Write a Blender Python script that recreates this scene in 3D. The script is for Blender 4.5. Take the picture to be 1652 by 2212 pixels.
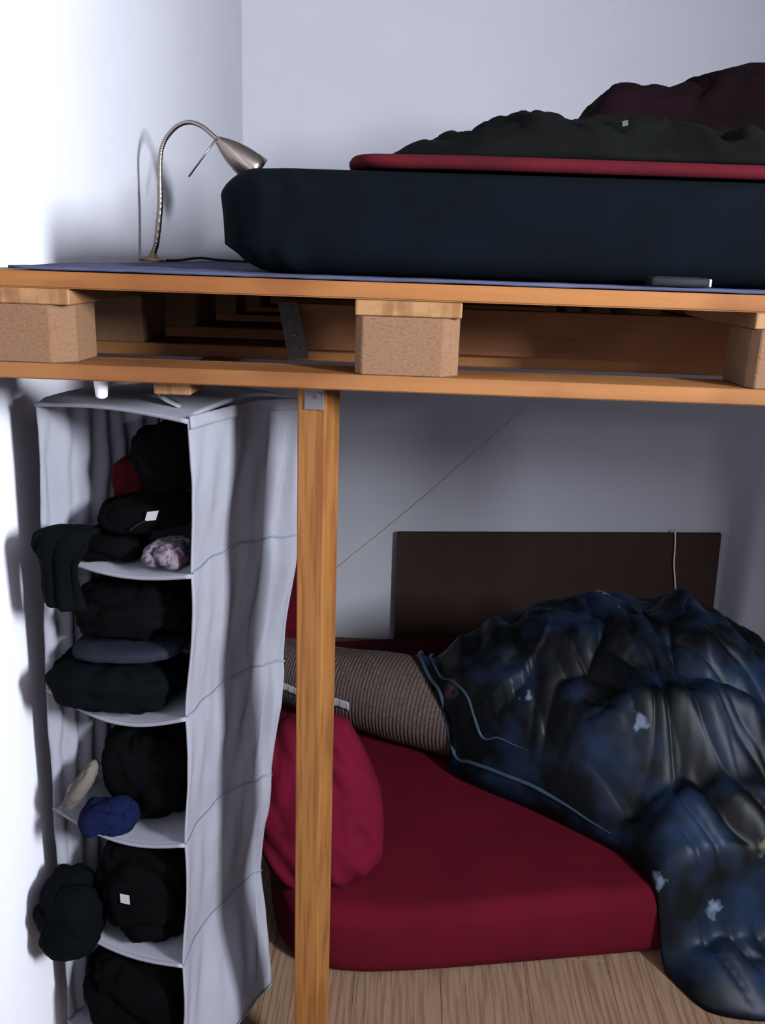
import bpy, bmesh, math, random
from mathutils import Vector, Matrix, noise

random.seed(7)
for _o in list(bpy.data.objects):
    bpy.data.objects.remove(_o, do_unlink=True)
SC = bpy.context.scene
COL = SC.collection

# ------------------------------------------------------------------ camera
cam = bpy.data.cameras.new('camera')
cam.sensor_fit = 'VERTICAL'
cam.sensor_height = 36.0
cam.lens = 31.12
cam.clip_start = 0.02
cam_o = bpy.data.objects.new('camera', cam)
COL.objects.link(cam_o)
yaw, pit, rol = -0.0290380, 0.2804210, 0.0331023
Fw = Vector((math.sin(yaw)*math.cos(pit), math.cos(yaw)*math.cos(pit), -math.sin(pit)))
Rt = Vector((math.cos(yaw), -math.sin(yaw), 0))
Up = Rt.cross(Fw)
c_, s_ = math.cos(rol), math.sin(rol)
R2 = c_*Rt + s_*Up
U2 = -s_*Rt + c_*Up
M = Matrix.Identity(4)
for i in range(3):
    M[i][0], M[i][1], M[i][2] = R2[i], U2[i], -Fw[i]
M[0][3], M[1][3], M[2][3] = 0.6094, -1.2037, 1.5325
cam_o.matrix_world = M
SC.camera = cam_o

# ------------------------------------------------------------------ world, window light, exposure
wd = bpy.data.worlds.new('overcast_sky')
SC.world = wd
wd.use_nodes = True
bg = wd.node_tree.nodes['Background']
bg.inputs['Color'].default_value = (0.78, 0.87, 1.0, 1)
bg.inputs['Strength'].default_value = 0.6

WIN_Y0, WIN_Y1, WIN_Z0, WIN_Z1 = -1.98, -1.45, 1.70, 2.46
ROOM_R, ROOM_F, ROOM_B, ROOM_L, ROOM_H = 2.60, -4.20, 2.20, -0.035, 2.62
al = bpy.data.lights.new('window_right_offscreen', 'AREA')
al.shape = 'RECTANGLE'
al.size = WIN_Z1 - WIN_Z0 - 0.12
al.size_y = WIN_Y1 - WIN_Y0 - 0.12
al.energy = 545
al.color = (0.86, 0.92, 1.0)
al_o = bpy.data.objects.new('window_right_offscreen', al)
COL.objects.link(al_o)
al_o.location = (ROOM_R + 0.03, (WIN_Y0+WIN_Y1)/2, (WIN_Z0+WIN_Z1)/2)
al_o.rotation_euler = (0, math.radians(90), 0)

vs = SC.view_settings
vs.view_transform = 'Standard'
vs.look = 'None'
vs.exposure = -0.25
vs.gamma = 1.0
vs.use_curve_mapping = False

# ------------------------------------------------------------------ materials
def new_mat(name):
    m = bpy.data.materials.new(name)
    m.use_nodes = True
    nt = m.node_tree
    return m, nt, nt.nodes['Principled BSDF']

def link(nt, a, b):
    nt.links.new(a, b)

def noise_ramp(nt, scale, stops, vec=None, detail=4, rough=0.6, dist=0.0):
    n = nt.nodes.new('ShaderNodeTexNoise')
    n.inputs['Scale'].default_value = scale
    n.inputs['Detail'].default_value = detail
    n.inputs['Roughness'].default_value = rough
    n.inputs['Distortion'].default_value = dist
    if vec is not None:
        link(nt, vec, n.inputs['Vector'])
    r = nt.nodes.new('ShaderNodeValToRGB')
    els = r.color_ramp.elements
    while len(els) < len(stops):
        els.new(0.5)
    for e, (p, c) in zip(els, stops):
        e.position = p
        e.color = (*c, 1)
    link(nt, n.outputs['Fac'], r.inputs['Fac'])
    return n, r

def coords(nt, scale=(1, 1, 1), kind='Object'):
    t = nt.nodes.new('ShaderNodeTexCoord')
    mp = nt.nodes.new('ShaderNodeMapping')
    mp.inputs['Scale'].default_value = scale
    link(nt, t.outputs[kind], mp.inputs['Vector'])
    return mp.outputs['Vector']

def bump(nt, b, h, strength, dist=0.01):
    bp = nt.nodes.new('ShaderNodeBump')
    bp.inputs['Strength'].default_value = strength
    bp.inputs['Distance'].default_value = dist
    link(nt, h, bp.inputs['Height'])
    link(nt, bp.outputs['Normal'], b.inputs['Normal'])

def sc(c, k):
    return tuple(min(1, max(0, v*k)) for v in c)

def wood(name, c, grain=(2, 40, 40), contrast=0.28, rough=0.6, world=True):
    m, nt, b = new_mat(name)
    v = coords(nt, grain)
    n, r = noise_ramp(nt, 1.0, [(0.25, sc(c, 1-contrast)), (0.5, c), (0.75, sc(c, 1+contrast*0.7))], v, 5, 0.65, 0.4)
    # broad tonal patches (knots, stained lengths)
    v2 = coords(nt, (grain[0]*2.2, 6, 6))
    n2 = nt.nodes.new('ShaderNodeTexNoise'); n2.inputs['Scale'].default_value = 1.0; n2.inputs['Detail'].default_value = 2
    link(nt, v2, n2.inputs['Vector'])
    r2 = nt.nodes.new('ShaderNodeValToRGB')
    r2.color_ramp.elements[0].position = 0.40; r2.color_ramp.elements[0].color = (0.66, 0.56, 0.52, 1)
    r2.color_ramp.elements[1].position = 0.56; r2.color_ramp.elements[1].color = (1, 1, 1, 1)
    link(nt, n2.outputs['Fac'], r2.inputs['Fac'])
    mx = nt.nodes.new('ShaderNodeMixRGB'); mx.blend_type = 'MULTIPLY'; mx.inputs['Fac'].default_value = 0.8
    link(nt, r.outputs['Color'], mx.inputs['Color1']); link(nt, r2.outputs['Color'], mx.inputs['Color2'])
    link(nt, mx.outputs['Color'], b.inputs['Base Color'])
    b.inputs['Roughness'].default_value = rough
    b.inputs['Specular IOR Level'].default_value = 0.12
    bump(nt, b, n.outputs['Fac'], 0.25, 0.003)
    return m

def chip(name, c):
    m, nt, b = new_mat(name)
    v = coords(nt, (160, 160, 300))
    n, r = noise_ramp(nt, 1.0, [(0.25, sc(c, 0.78)), (0.5, c), (0.8, sc(c, 1.16))], v, 3, 0.6, 0.4)
    link(nt, r.outputs['Color'], b.inputs['Base Color'])
    b.inputs['Roughness'].default_value = 0.85
    b.inputs['Specular IOR Level'].default_value = 0.1
    bump(nt, b, n.outputs['Fac'], 0.4, 0.003)
    return m

def fabric(name, c, var=0.35, rough=0.9, weave=900, sheen=0.0, tone=7.0, bstr=0.25, spec=0.06):
    m, nt, b = new_mat(name)
    v = coords(nt)
    n, r = noise_ramp(nt, tone, [(0.3, sc(c, 1-var)), (0.7, sc(c, 1+var))], v, 3)
    link(nt, r.outputs['Color'], b.inputs['Base Color'])
    b.inputs['Roughness'].default_value = rough
    b.inputs['Sheen Weight'].default_value = sheen
    b.inputs['Specular IOR Level'].default_value = spec
    n2 = nt.nodes.new('ShaderNodeTexNoise'); n2.inputs['Scale'].default_value = weave; n2.inputs['Detail'].default_value = 1
    link(nt, v, n2.inputs['Vector'])
    bump(nt, b, n2.outputs['Fac'], bstr, 0.001)
    return m

def plain(name, c, rough=0.5, metal=0.0):
    m, nt, b = new_mat(name)
    v = coords(nt)
    n, r = noise_ramp(nt, 25, [(0.3, sc(c, 0.93)), (0.7, sc(c, 1.05))], v, 2)
    link(nt, r.outputs['Color'], b.inputs['Base Color'])
    b.inputs['Roughness'].default_value = rough
    b.inputs['Metallic'].default_value = metal
    b.inputs['Specular IOR Level'].default_value = 0.15 if metal < 0.5 else 0.5
    return m

def plaster(name, c):
    m, nt, b = new_mat(name)
    v = coords(nt)
    n, r = noise_ramp(nt, 3, [(0.3, sc(c, 0.97)), (0.7, sc(c, 1.02))], v, 3)
    link(nt, r.outputs['Color'], b.inputs['Base Color'])
    b.inputs['Roughness'].default_value = 0.9
    n2 = nt.nodes.new('ShaderNodeTexNoise'); n2.inputs['Scale'].default_value = 160; n2.inputs['Detail'].default_value = 3
    link(nt, v, n2.inputs['Vector'])
    bump(nt, b, n2.outputs['Fac'], 0.15, 0.002)
    return m

MAT = {}
MAT['wall'] = plaster('white_plaster', (0.415, 0.408, 0.445))
MAT['ceiling'] = plaster('white_ceiling', (0.415, 0.408, 0.445))
MAT['deck'] = wood('pine_board', (0.145, 0.056, 0.0150))
MAT['deck_pale'] = wood('pale_pine_end', (0.160, 0.083, 0.035), (30, 30, 60), 0.2)
MAT['skid'] = wood('pine_skid', (0.140, 0.057, 0.0180))
MAT['block'] = chip('pressed_chip_block', (0.104, 0.055, 0.030))
MAT['face_board'] = wood('brown_board', (0.105, 0.040, 0.0135))
MAT['post'] = wood('honey_pine_post', (0.140, 0.058, 0.0150), (60, 60, 3), 0.12, 0.6)
MAT['floor'] = wood('oak_laminate', (0.136, 0.086, 0.054), (60, 3, 60), 0.12, 0.5)
MAT['joint'] = plain('laminate_joint', (0.093, 0.062, 0.0403), 0.8)
MAT['steel'] = plain('galvanised_steel', (0.09, 0.08, 0.08), 0.6, 0.2)
MAT['nickel'] = plain('brushed_nickel', (0.30, 0.25, 0.21), 0.24, 1.0)
MAT['brass'] = plain('dull_brass', (0.186, 0.1364, 0.0744), 0.4, 0.8)
MAT['black_plastic'] = plain('black_plastic', (0.003, 0.003, 0.004), 0.7)
MAT['grey_plastic'] = plain('grey_plastic', (0.217, 0.217, 0.2356), 0.3)
MAT['white_plastic'] = plain('white_plastic', (0.496, 0.496, 0.5208), 0.4)
MAT['cover'] = fabric('blue_grey_cloth', (0.036, 0.038, 0.066), 0.3)
MAT['mattress'] = fabric('navy_jersey', (0.00075, 0.0015, 0.0026), 0.3, spec=0.04)
MAT['burgundy'] = fabric('burgundy_cotton', (0.034, 0.0024, 0.0045), 0.25)
MAT['burgundy_dark'] = fabric('dark_burgundy_duvet', (0.0040, 0.0010, 0.0019), 0.8, tone=4, spec=0.05)
MAT['charcoal'] = fabric('charcoal_green_duvet', (0.0017, 0.0019, 0.0017), 0.6, spec=0.05)
MAT['red'] = fabric('crimson_cotton', (0.046, 0.0014, 0.0050), 0.15)
MAT['red_pillow'] = fabric('crimson_pillow', (0.060, 0.0018, 0.0085), 0.12)
MAT['org'] = fabric('white_nonwoven', (0.140, 0.139, 0.158), 0.06, 0.75)
MAT['org_in'] = fabric('white_nonwoven_inside', (0.140, 0.139, 0.158), 0.06, 0.8)
MAT['piping'] = fabric('grey_blue_piping', (0.1054, 0.1178, 0.1488), 0.1)
MAT['black_cloth'] = fabric('black_cloth', (0.0007, 0.0007, 0.0009), 0.4, spec=0.03)
MAT['navy_cloth'] = fabric('navy_black_cloth', (0.0007, 0.0012, 0.0017), 0.4, spec=0.03)
MAT['slate_cloth'] = fabric('slate_cloth', (0.0065, 0.0075, 0.0115), 0.3)
MAT['blue_cloth'] = fabric('royal_blue_cloth', (0.0014, 0.0030, 0.0160), 0.3)
MAT['beige_cloth'] = fabric('beige_cloth', (0.065, 0.054, 0.047), 0.2)
MAT['red_cloth'] = fabric('dark_red_cloth', (0.031, 0.00186, 0.00248), 0.3)
MAT['tag'] = plain('white_tag', (0.20, 0.19, 0.20), 0.6)
MAT['card'] = fabric('brown_cardboard', (0.03844, 0.02232, 0.01674), 0.08, 0.85, 200, 0, 5, 0.1)
MAT['cord'] = plain('cream_cord', (0.5456, 0.496, 0.4712), 0.7)
MAT['white_cord'] = plain('white_cord', (0.527, 0.4836, 0.4836), 0.7)

# striped printed garment
def striped():
    m, nt, b = new_mat('lilac_print')
    v = coords(nt, (1, 1, 1))
    w = nt.nodes.new('ShaderNodeTexNoise'); w.inputs['Scale'].default_value = 45; w.inputs['Detail'].default_value = 1; w.inputs['Distortion'].default_value = 1.5
    link(nt, v, w.inputs['Vector'])
    r = nt.nodes.new('ShaderNodeValToRGB')
    e = r.color_ramp.elements
    e[0].position = 0.38; e[0].color = (0.00744, 0.00434, 0.00992, 1)
    e[1].position = 0.5; e[1].color = (0.0806, 0.0682, 0.0837, 1)
    x = e.new(0.66); x.color = (0.031, 0.00496, 0.0124, 1)
    link(nt, w.outputs['Fac'], r.inputs['Fac'])
    link(nt, r.outputs['Color'], b.inputs['Base Color'])
    b.inputs['Roughness'].default_value = 0.85
    return m
MAT['print'] = striped()

# navy satin with scattered pale blossoms
def satin():
    m, nt, b = new_mat('navy_floral_satin')
    v = coords(nt)
    n, r = noise_ramp(nt, 5, [(0.45, (0.0009, 0.0013, 0.0018)), (0.70, (0.0070, 0.0150, 0.034))], v, 3)
    vo = nt.nodes.new('ShaderNodeTexVoronoi'); vo.inputs['Scale'].default_value = 7.5
    nz = nt.nodes.new('ShaderNodeTexNoise'); nz.inputs['Scale'].default_value = 40; nz.inputs['Detail'].default_value = 2
    link(nt, v, nz.inputs['Vector'])
    va = nt.nodes.new('ShaderNodeVectorMath'); va.operation = 'SCALE'; va.inputs['Scale'].default_value = 0.06
    link(nt, nz.outputs['Color'], va.inputs[0])
    vb = nt.nodes.new('ShaderNodeVectorMath'); vb.operation = 'ADD'
    link(nt, v, vb.inputs[0]); link(nt, va.outputs['Vector'], vb.inputs[1])
    link(nt, vb.outputs['Vector'], vo.inputs['Vector'])
    rr = nt.nodes.new('ShaderNodeValToRGB')
    rr.color_ramp.elements[0].position = 0.10; rr.color_ramp.elements[0].color = (1, 1, 1, 1)
    rr.color_ramp.elements[1].position = 0.20; rr.color_ramp.elements[1].color = (0, 0, 0, 1)
    link(nt, vo.outputs['Distance'], rr.inputs['Fac'])
    # only some cells carry a blossom, in pale blue, cream or pink
    sp = nt.nodes.new('ShaderNodeSeparateColor')
    link(nt, vo.outputs['Color'], sp.inputs['Color'])
    gt = nt.nodes.new('ShaderNodeMath'); gt.operation = 'GREATER_THAN'; gt.inputs[1].default_value = 0.42
    link(nt, sp.outputs[0], gt.inputs[0])
    mu = nt.nodes.new('ShaderNodeMath'); mu.operation = 'MULTIPLY'
    link(nt, rr.outputs['Color'], mu.inputs[0]); link(nt, gt.outputs[0], mu.inputs[1])
    cr = nt.nodes.new('ShaderNodeValToRGB'); cr.color_ramp.interpolation = 'CONSTANT'
    e = cr.color_ramp.elements
    e[0].position = 0; e[0].color = (0.0744, 0.093, 0.1302, 1)
    e[1].position = 0.55; e[1].color = (0.0682, 0.062, 0.0403, 1)
    x = e.new(0.8); x.color = (0.0372, 0.01364, 0.0217, 1)
    link(nt, sp.outputs[1], cr.inputs['Fac'])
    mx = nt.nodes.new('ShaderNodeMixRGB')
    link(nt, mu.outputs[0], mx.inputs['Fac'])
    link(nt, r.outputs['Color'], mx.inputs['Color1']); link(nt, cr.outputs['Color'], mx.inputs['Color2'])
    link(nt, mx.outputs['Color'], b.inputs['Base Color'])
    b.inputs['Roughness'].default_value = 0.46
    b.inputs['Specular IOR Level'].default_value = 0.11
    return m
MAT['satin'] = satin()

def ribbed():
    m, nt, b = new_mat('brown_rib_knit')
    v = coords(nt)
    vo = nt.nodes.new('ShaderNodeTexVoronoi'); vo.inputs['Scale'].default_value = 150
    link(nt, v, vo.inputs['Vector'])
    r = nt.nodes.new('ShaderNodeValToRGB')
    r.color_ramp.elements[0].position = 0.1; r.color_ramp.elements[0].color = (0.0713, 0.04092, 0.03224, 1)
    r.color_ramp.elements[1].position = 0.55; r.color_ramp.elements[1].color = (0.0279, 0.01488, 0.01178, 1)
    link(nt, vo.outputs['Distance'], r.inputs['Fac'])
    link(nt, r.outputs['Color'], b.inputs['Base Color'])
    b.inputs['Roughness'].default_value = 0.85
    return m
MAT['rib'] = ribbed()
MAT['satin_hem'] = fabric('pale_blue_satin', (0.0186, 0.02976, 0.0434), 0.3, 0.35)

def glass():
    m, nt, b = new_mat('window_glass')
    b.inputs['Base Color'].default_value = (0.95, 0.97, 1, 1)
    b.inputs['Roughness'].default_value = 0.02
    b.inputs['Transmission Weight'].default_value = 1.0
    b.inputs['IOR'].default_value = 1.45
    return m
MAT['glass'] = glass()

# ------------------------------------------------------------------ helpers
def tag(o, label=None, cat=None, group=None, kind=None):
    if label: o['label'] = label
    if cat: o['category'] = cat
    if group: o['group'] = group
    if kind: o['kind'] = kind
    return o

def thing(name, label, cat, loc=(0, 0, 0), group=None):
    o = bpy.data.objects.new(name, None)
    o.empty_display_size = 0.05
    COL.objects.link(o)
    o.location = loc
    return tag(o, label, cat, group)

def wloc(o):
    v = Vector(o.location)
    while o.parent:
        o = o.parent
        v += Vector(o.location)
    return v

def obj(name, bm, mat, parent=None, smooth=False, origin=None):
    """bm holds world coordinates; the object's origin is moved to the mesh base (or the given point)"""
    bmesh.ops.recalc_face_normals(bm, faces=bm.faces[:])
    me = bpy.data.meshes.new(name)
    if origin is None:
        xs = [v.co.x for v in bm.verts]; ys = [v.co.y for v in bm.verts]; zs = [v.co.z for v in bm.verts]
        origin = ((min(xs)+max(xs))/2, (min(ys)+max(ys))/2, min(zs))
    origin = Vector(origin)
    bmesh.ops.translate(bm, vec=-origin, verts=bm.verts[:])
    bm.to_mesh(me)
    bm.free()
    if smooth:
        me.polygons.foreach_set('use_smooth', [True]*len(me.polygons))
    me.materials.append(MAT[mat])
    o = bpy.data.objects.new(name, me)
    COL.objects.link(o)
    if parent is not None:
        o.parent = parent
        o.location = origin - wloc(parent)
    else:
        o.location = origin
    return o

def add_box(bm, x0, x1, y0, y1, z0, z1, bevel=0.0, segs=1, rot=None):
    r = bmesh.ops.create_cube(bm, size=1)
    vs_ = r['verts']
    for v in vs_:
        v.co = Vector(((x0+x1)/2 + v.co.x*(x1-x0), (y0+y1)/2 + v.co.y*(y1-y0), (z0+z1)/2 + v.co.z*(z1-z0)))
    if bevel > 0:
        es = list({e for v in vs_ for e in v.link_edges})
        g = bmesh.ops.bevel(bm, geom=es, offset=bevel, segments=segs, profile=0.5, affect='EDGES')
        vs_ = list({v for f in g['faces'] for v in f.verts} | {v for v in vs_ if v.is_valid})
    if rot is not None:
        ang, piv = rot
        bmesh.ops.rotate(bm, cent=Vector(piv), matrix=Matrix.Rotation(ang, 3, 'Z'), verts=[v for v in vs_ if v.is_valid])
    return bm

def box(x0, x1, y0, y1, z0, z1, bevel=0.0, segs=1, rot=None):
    return add_box(bmesh.new(), x0, x1, y0, y1, z0, z1, bevel, segs, rot)

def prism(pts, z0, z1):
    """vertical prism over a plan outline"""
    bm = bmesh.new()
    a = [bm.verts.new((x, y, z0)) for x, y in pts]
    b = [bm.verts.new((x, y, z1)) for x, y in pts]
    n = len(pts)
    bm.faces.new(a); bm.faces.new(b)
    for i in range(n):
        bm.faces.new((a[i], a[(i+1) % n], b[(i+1) % n], b[i]))
    return bm

def grid(nu, nv, f, bm=None, close_u=False):
    bm = bm or bmesh.new()
    V = [[bm.verts.new(f(i/(nu-1) if not close_u else i/nu, j/(nv-1))) for j in range(nv)] for i in range(nu)]
    for i in range(nu if close_u else nu-1):
        for j in range(nv-1):
            i2 = (i+1) % nu
            bm.faces.new((V[i][j], V[i2][j], V[i2][j+1], V[i][j+1]))
    return bm, V

def sheet(nu, nv, f, thick):
    """a cloth of real thickness: two skins joined round the rim; f(u,v) -> Vector"""
    bm = bmesh.new()
    P = [[Vector(f(i/(nu-1), j/(nv-1))) for j in range(nv)] for i in range(nu)]
    def nrm(i, j):
        a = P[min(i+1, nu-1)][j]-P[max(i-1, 0)][j]
        b = P[i][min(j+1, nv-1)]-P[i][max(j-1, 0)]
        n = a.cross(b)
        return n.normalized() if n.length > 1e-12 else Vector((0, 0, 1))
    A = [[bm.verts.new(P[i][j]+nrm(i, j)*thick/2) for j in range(nv)] for i in range(nu)]
    B = [[bm.verts.new(P[i][j]-nrm(i, j)*thick/2) for j in range(nv)] for i in range(nu)]
    for S in (A, B):
        for i in range(nu-1):
            for j in range(nv-1):
                bm.faces.new((S[i][j], S[i+1][j], S[i+1][j+1], S[i][j+1]))
    for i in range(nu-1):
        for j in (0, nv-1):
            bm.faces.new((A[i][j], A[i+1][j], B[i+1][j], B[i][j]))
    for j in range(nv-1):
        for i in (0, nu-1):
            bm.faces.new((A[i][j], A[i][j+1], B[i][j+1], B[i][j]))
    return bm

def smooth_path(pts, n):
    pts = [Vector(p) for p in pts]
    P = [2*pts[0]-pts[1]] + pts + [2*pts[-1]-pts[-2]]
    out = []
    m = len(pts)-1
    for k in range(n):
        t = k/(n-1)*m
        i = min(int(t), m-1)
        u = t-i
        a, b, c, d = P[i], P[i+1], P[i+2], P[i+3]
        out.append(0.5*((2*b)+(c-a)*u+(2*a-5*b+4*c-d)*u*u+(3*b-a-3*c+d)*u**3))
    return out

def tube(path, radius, sides=10, bm=None, cap=True):
    bm = bm or bmesh.new()
    n = len(path)
    rad = radius if callable(radius) else (lambda t: radius)
    prev = None
    rings = []
    for i, p in enumerate(path):
        d = (path[min(i+1, n-1)]-path[max(i-1, 0)]).normalized()
        if prev is None:
            a = d.orthogonal().normalized()
        else:
            a = (prev-d*prev.dot(d)).normalized()
        prev = a
        b = d.cross(a)
        r = rad(i/(n-1))
        rings.append([bm.verts.new(p+(a*math.cos(2*math.pi*k/sides)+b*math.sin(2*math.pi*k/sides))*r) for k in range(sides)])
    for i in range(n-1):
        for k in range(sides):
            bm.faces.new((rings[i][k], rings[i][(k+1) % sides], rings[i+1][(k+1) % sides], rings[i+1][k]))
    if cap:
        bm.faces.new(rings[0]); bm.faces.new(rings[-1])
    return bm

def fbm(p, sc_, seed=0.0, oct_=4):
    return noise.fractal(Vector(p)*sc_+Vector((seed*7.31, seed*3.17, seed*1.73)), 1.0, 2.0, oct_)

def crease(p, sc_, seed=0.0, k=7.0):
    """narrow valleys between puffed areas: 0 on the puffs, -1 in the crease"""
    n = noise.noise(Vector(p)*sc_+Vector((seed*4.1, seed*8.3, seed*2.9)))
    return -math.exp(-abs(n)*k)

def ridge(p, sc_, seed=0.0):
    return 1-abs(noise.noise(Vector(p)*sc_+Vector((seed*5.7, seed*2.3, seed*9.1))))*2.0

def interp(x, xs, ys):
    if x <= xs[0]: return ys[0]
    for i in range(len(xs)-1):
        if x <= xs[i+1]:
            t = (x-xs[i])/(xs[i+1]-xs[i])
            t = t*t*(3-2*t)
            return ys[i]*(1-t)+ys[i+1]*t
    return ys[-1]

def sgnpow(v, p):
    return math.copysign(abs(v)**p, v)

def blob(c, r, e1=0.7, e2=0.7, amp=0.12, scale=14, seed=1.0, nu=84, nv=48, tilt=(0, 0, 0), zmin=None, layers=0):
    """crumpled bundle of cloth: superellipsoid with ridged folds, flattened where it rests"""
    R = Matrix.Rotation(tilt[2], 3, 'Z') @ Matrix.Rotation(tilt[1], 3, 'Y') @ Matrix.Rotation(tilt[0], 3, 'X')
    bm = bmesh.new()
    c = Vector(c)
    rm = min(r)
    rows = []
    for j in range(nv+1):
        ph = -math.pi/2+math.pi*j/nv
        row = []
        for i in range(nu):
            th = 2*math.pi*i/nu
            d = Vector((sgnpow(math.cos(ph), e1)*sgnpow(math.cos(th), e2),
                        sgnpow(math.cos(ph), e1)*sgnpow(math.sin(th), e2),
                        sgnpow(math.sin(ph), e1)))
            p = Vector((d.x*r[0], d.y*r[1], d.z*r[2]))
            k = amp*(fbm(p, scale, seed)*0.8+(crease(p, scale*0.8, seed, 5)+0.4)*1.5+(crease(p, scale*1.9, seed+2, 5)+0.4)*0.7)
            if layers:
                k += 0.35*amp*math.sin((p.z/r[2]+0.25*fbm(p, 9, seed+3))*math.pi*layers)
            q = p+d*k*rm*1.6
            q = c+R @ q
            if zmin is not None and q.z < zmin:
                q.z = zmin+(0.001*abs(q.z-zmin))
            row.append(bm.verts.new(q))
            if j in (0, nv): break
        rows.append(row)
    for i in range(nu):
        bm.faces.new((rows[0][0], rows[1][i], rows[1][(i+1) % nu]))
        bm.faces.new((rows[nv][0], rows[nv-1][(i+1) % nu], rows[nv-1][i]))
    for j in range(1, nv-1):
        for i in range(nu):
            bm.faces.new((rows[j][i], rows[j][(i+1) % nu], rows[j+1][(i+1) % nu], rows[j+1][i]))
    return bm

def heap(center, outline, base, H, wr, p=2.6, q=0.62, NA=220, NR=70, lift=0.0, keep=None):
    """a heaped cloth over a plan outline: crown height H(x,y), lying on base(x,y)"""
    cx, cy = center
    n = len(outline)
    # smooth closed outline
    O = []
    for i in range(n):
        a, b, c, d = [Vector(outline[(i+k) % n]) for k in (-1, 0, 1, 2)]
        for s in range(8):
            u = s/8
            O.append(0.5*((2*b)+(c-a)*u+(2*a-5*b+4*c-d)*u*u+(3*b-a-3*c+d)*u**3))
    def reach(th):
        dx, dy = math.cos(th), math.sin(th)
        best = 0.0
        for i in range(len(O)):
            a, b = O[i], O[(i+1) % len(O)]
            ex, ey = b.x-a.x, b.y-a.y
            det = dx*(-ey)+ex*dy
            if abs(det) < 1e-9: continue
            t = ((a.x-cx)*(-ey)+ex*(a.y-cy))/det
            s = (dx*(a.y-cy)-dy*(a.x-cx))/det
            if t > 0 and 0 <= s <= 1: best = max(best, t)
        return best
    bm = bmesh.new()
    Rr = [reach(2*math.pi*i/NA) for i in range(NA)]
    rings = []
    for j in range(NR+1):
        r = (j/NR)**0.85
        ring = []
        for i in range(NA):
            th = 2*math.pi*i/NA
            x = cx+math.cos(th)*Rr[i]*r
            y = cy+math.sin(th)*Rr[i]*r
            pr = (1-min(r, 1)**p)**q if r < 1 else 0
            z = base(x, y)+max(H(x, y), 0.0)*pr
            w = wr(x, y, r)*min(1, (1-r)*6+0.08)
            z = max(z+w, base(x, y)+0.001)+lift
            ring.append(bm.verts.new((x, y, z)))
            if j == 0: break
        rings.append(ring)
    if keep is not None:
        for r_ in rings: keep.append([v.co.copy() for v in r_])
    for i in range(NA):
        bm.faces.new((rings[0][0], rings[1][i], rings[1][(i+1) % NA]))
    for j in range(1, NR):
        for i in range(NA):
            bm.faces.new((rings[j][i], rings[j][(i+1) % NA], rings[j+1][(i+1) % NA], rings[j+1][i]))
    # underside, following what it lies on
    under = []
    for j in [j_ for j_ in range(0, NR-3, 7)]+[NR]:
        r = (j/NR)**0.85
        ring = []
        for i in range(NA):
            if j == NR:
                ring = rings[NR]; break
            th = 2*math.pi*i/NA
            x = cx+math.cos(th)*Rr[i]*r
            y = cy+math.sin(th)*Rr[i]*r
            ring.append(bm.verts.new((x, y, base(x, y)+lift)))
            if j == 0: break
        under.append(ring)
    for i in range(NA):
        bm.faces.new((under[0][0], under[1][(i+1) % NA], under[1][i]))
    for j in range(1, len(under)-1):
        for i in range(NA):
            bm.faces.new((under[j][i], under[j+1][i], under[j+1][(i+1) % NA], under[j][(i+1) % NA]))
    return bm

def slab(cx, cy, w, d, z0, z1, rz, rad=0.05, e=0.25, nx=60, ny=44, sag=None, ex=0.22):
    """soft mattress block: rounded in plan and section"""
    def f(u, v):
        return None
    bm = bmesh.new()
    NA, prof = 2*(nx+ny), []
    h = z1-z0
    # section profile from bottom centre to top centre
    steps = 9
    sec = [(1.0, 0.0)]
    sec = []
    for k in range(5): sec.append((k/5, 0.0, 0))
    for k in range(steps+1):
        a = -math.pi/2+math.pi/2*k/steps
        sec.append((1, rad*(1+math.sin(a)), rad*(1-math.cos(a))))
    for k in range(steps+1):
        a = math.pi/2*k/steps
        sec.append((1, h-rad*(1-math.sin(a)), rad*(1-math.cos(a))))
    for k in range(1, 13): sec.append((1-k/12, h, rad))
    R = Matrix.Rotation(rz, 3, 'Z')
    rings = []
    for si, (fr, z, inset) in enumerate(sec):
        ring = []
        for i in range(NA):
            th = 2*math.pi*i/NA
            sx = sgnpow(math.cos(th), ex); sy = sgnpow(math.sin(th), ex)
            if si < 5: inset = rad
            x = sx*(w/2-inset)*fr; y = sy*(d/2-inset)*fr
            zz = z0+z
            if sag: zz, x, y = sag(x, y, zz, fr)
            p = R @ Vector((x, y, 0))
            ring.append(bm.verts.new((cx+p.x, cy+p.y, zz)))
            if fr == 0: break
        rings.append(ring)
    n = len(rings)
    for k in range(n-1):
        a, b = rings[k], rings[k+1]
        for i in range(NA):
            j = (i+1) % NA
            if len(a) == 1: bm.faces.new((a[0], b[j], b[i]))
            elif len(b) == 1: bm.faces.new((a[i], a[j], b[0]))
            else: bm.faces.new((a[i], a[j], b[j], b[i]))
    return bm

# ------------------------------------------------------------------ the room
def struct(name, bm, mat, parent=None, smooth=False):
    o = obj(name, bm, mat, parent, smooth)
    if parent is None: o['kind'] = 'structure'
    return o

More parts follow.
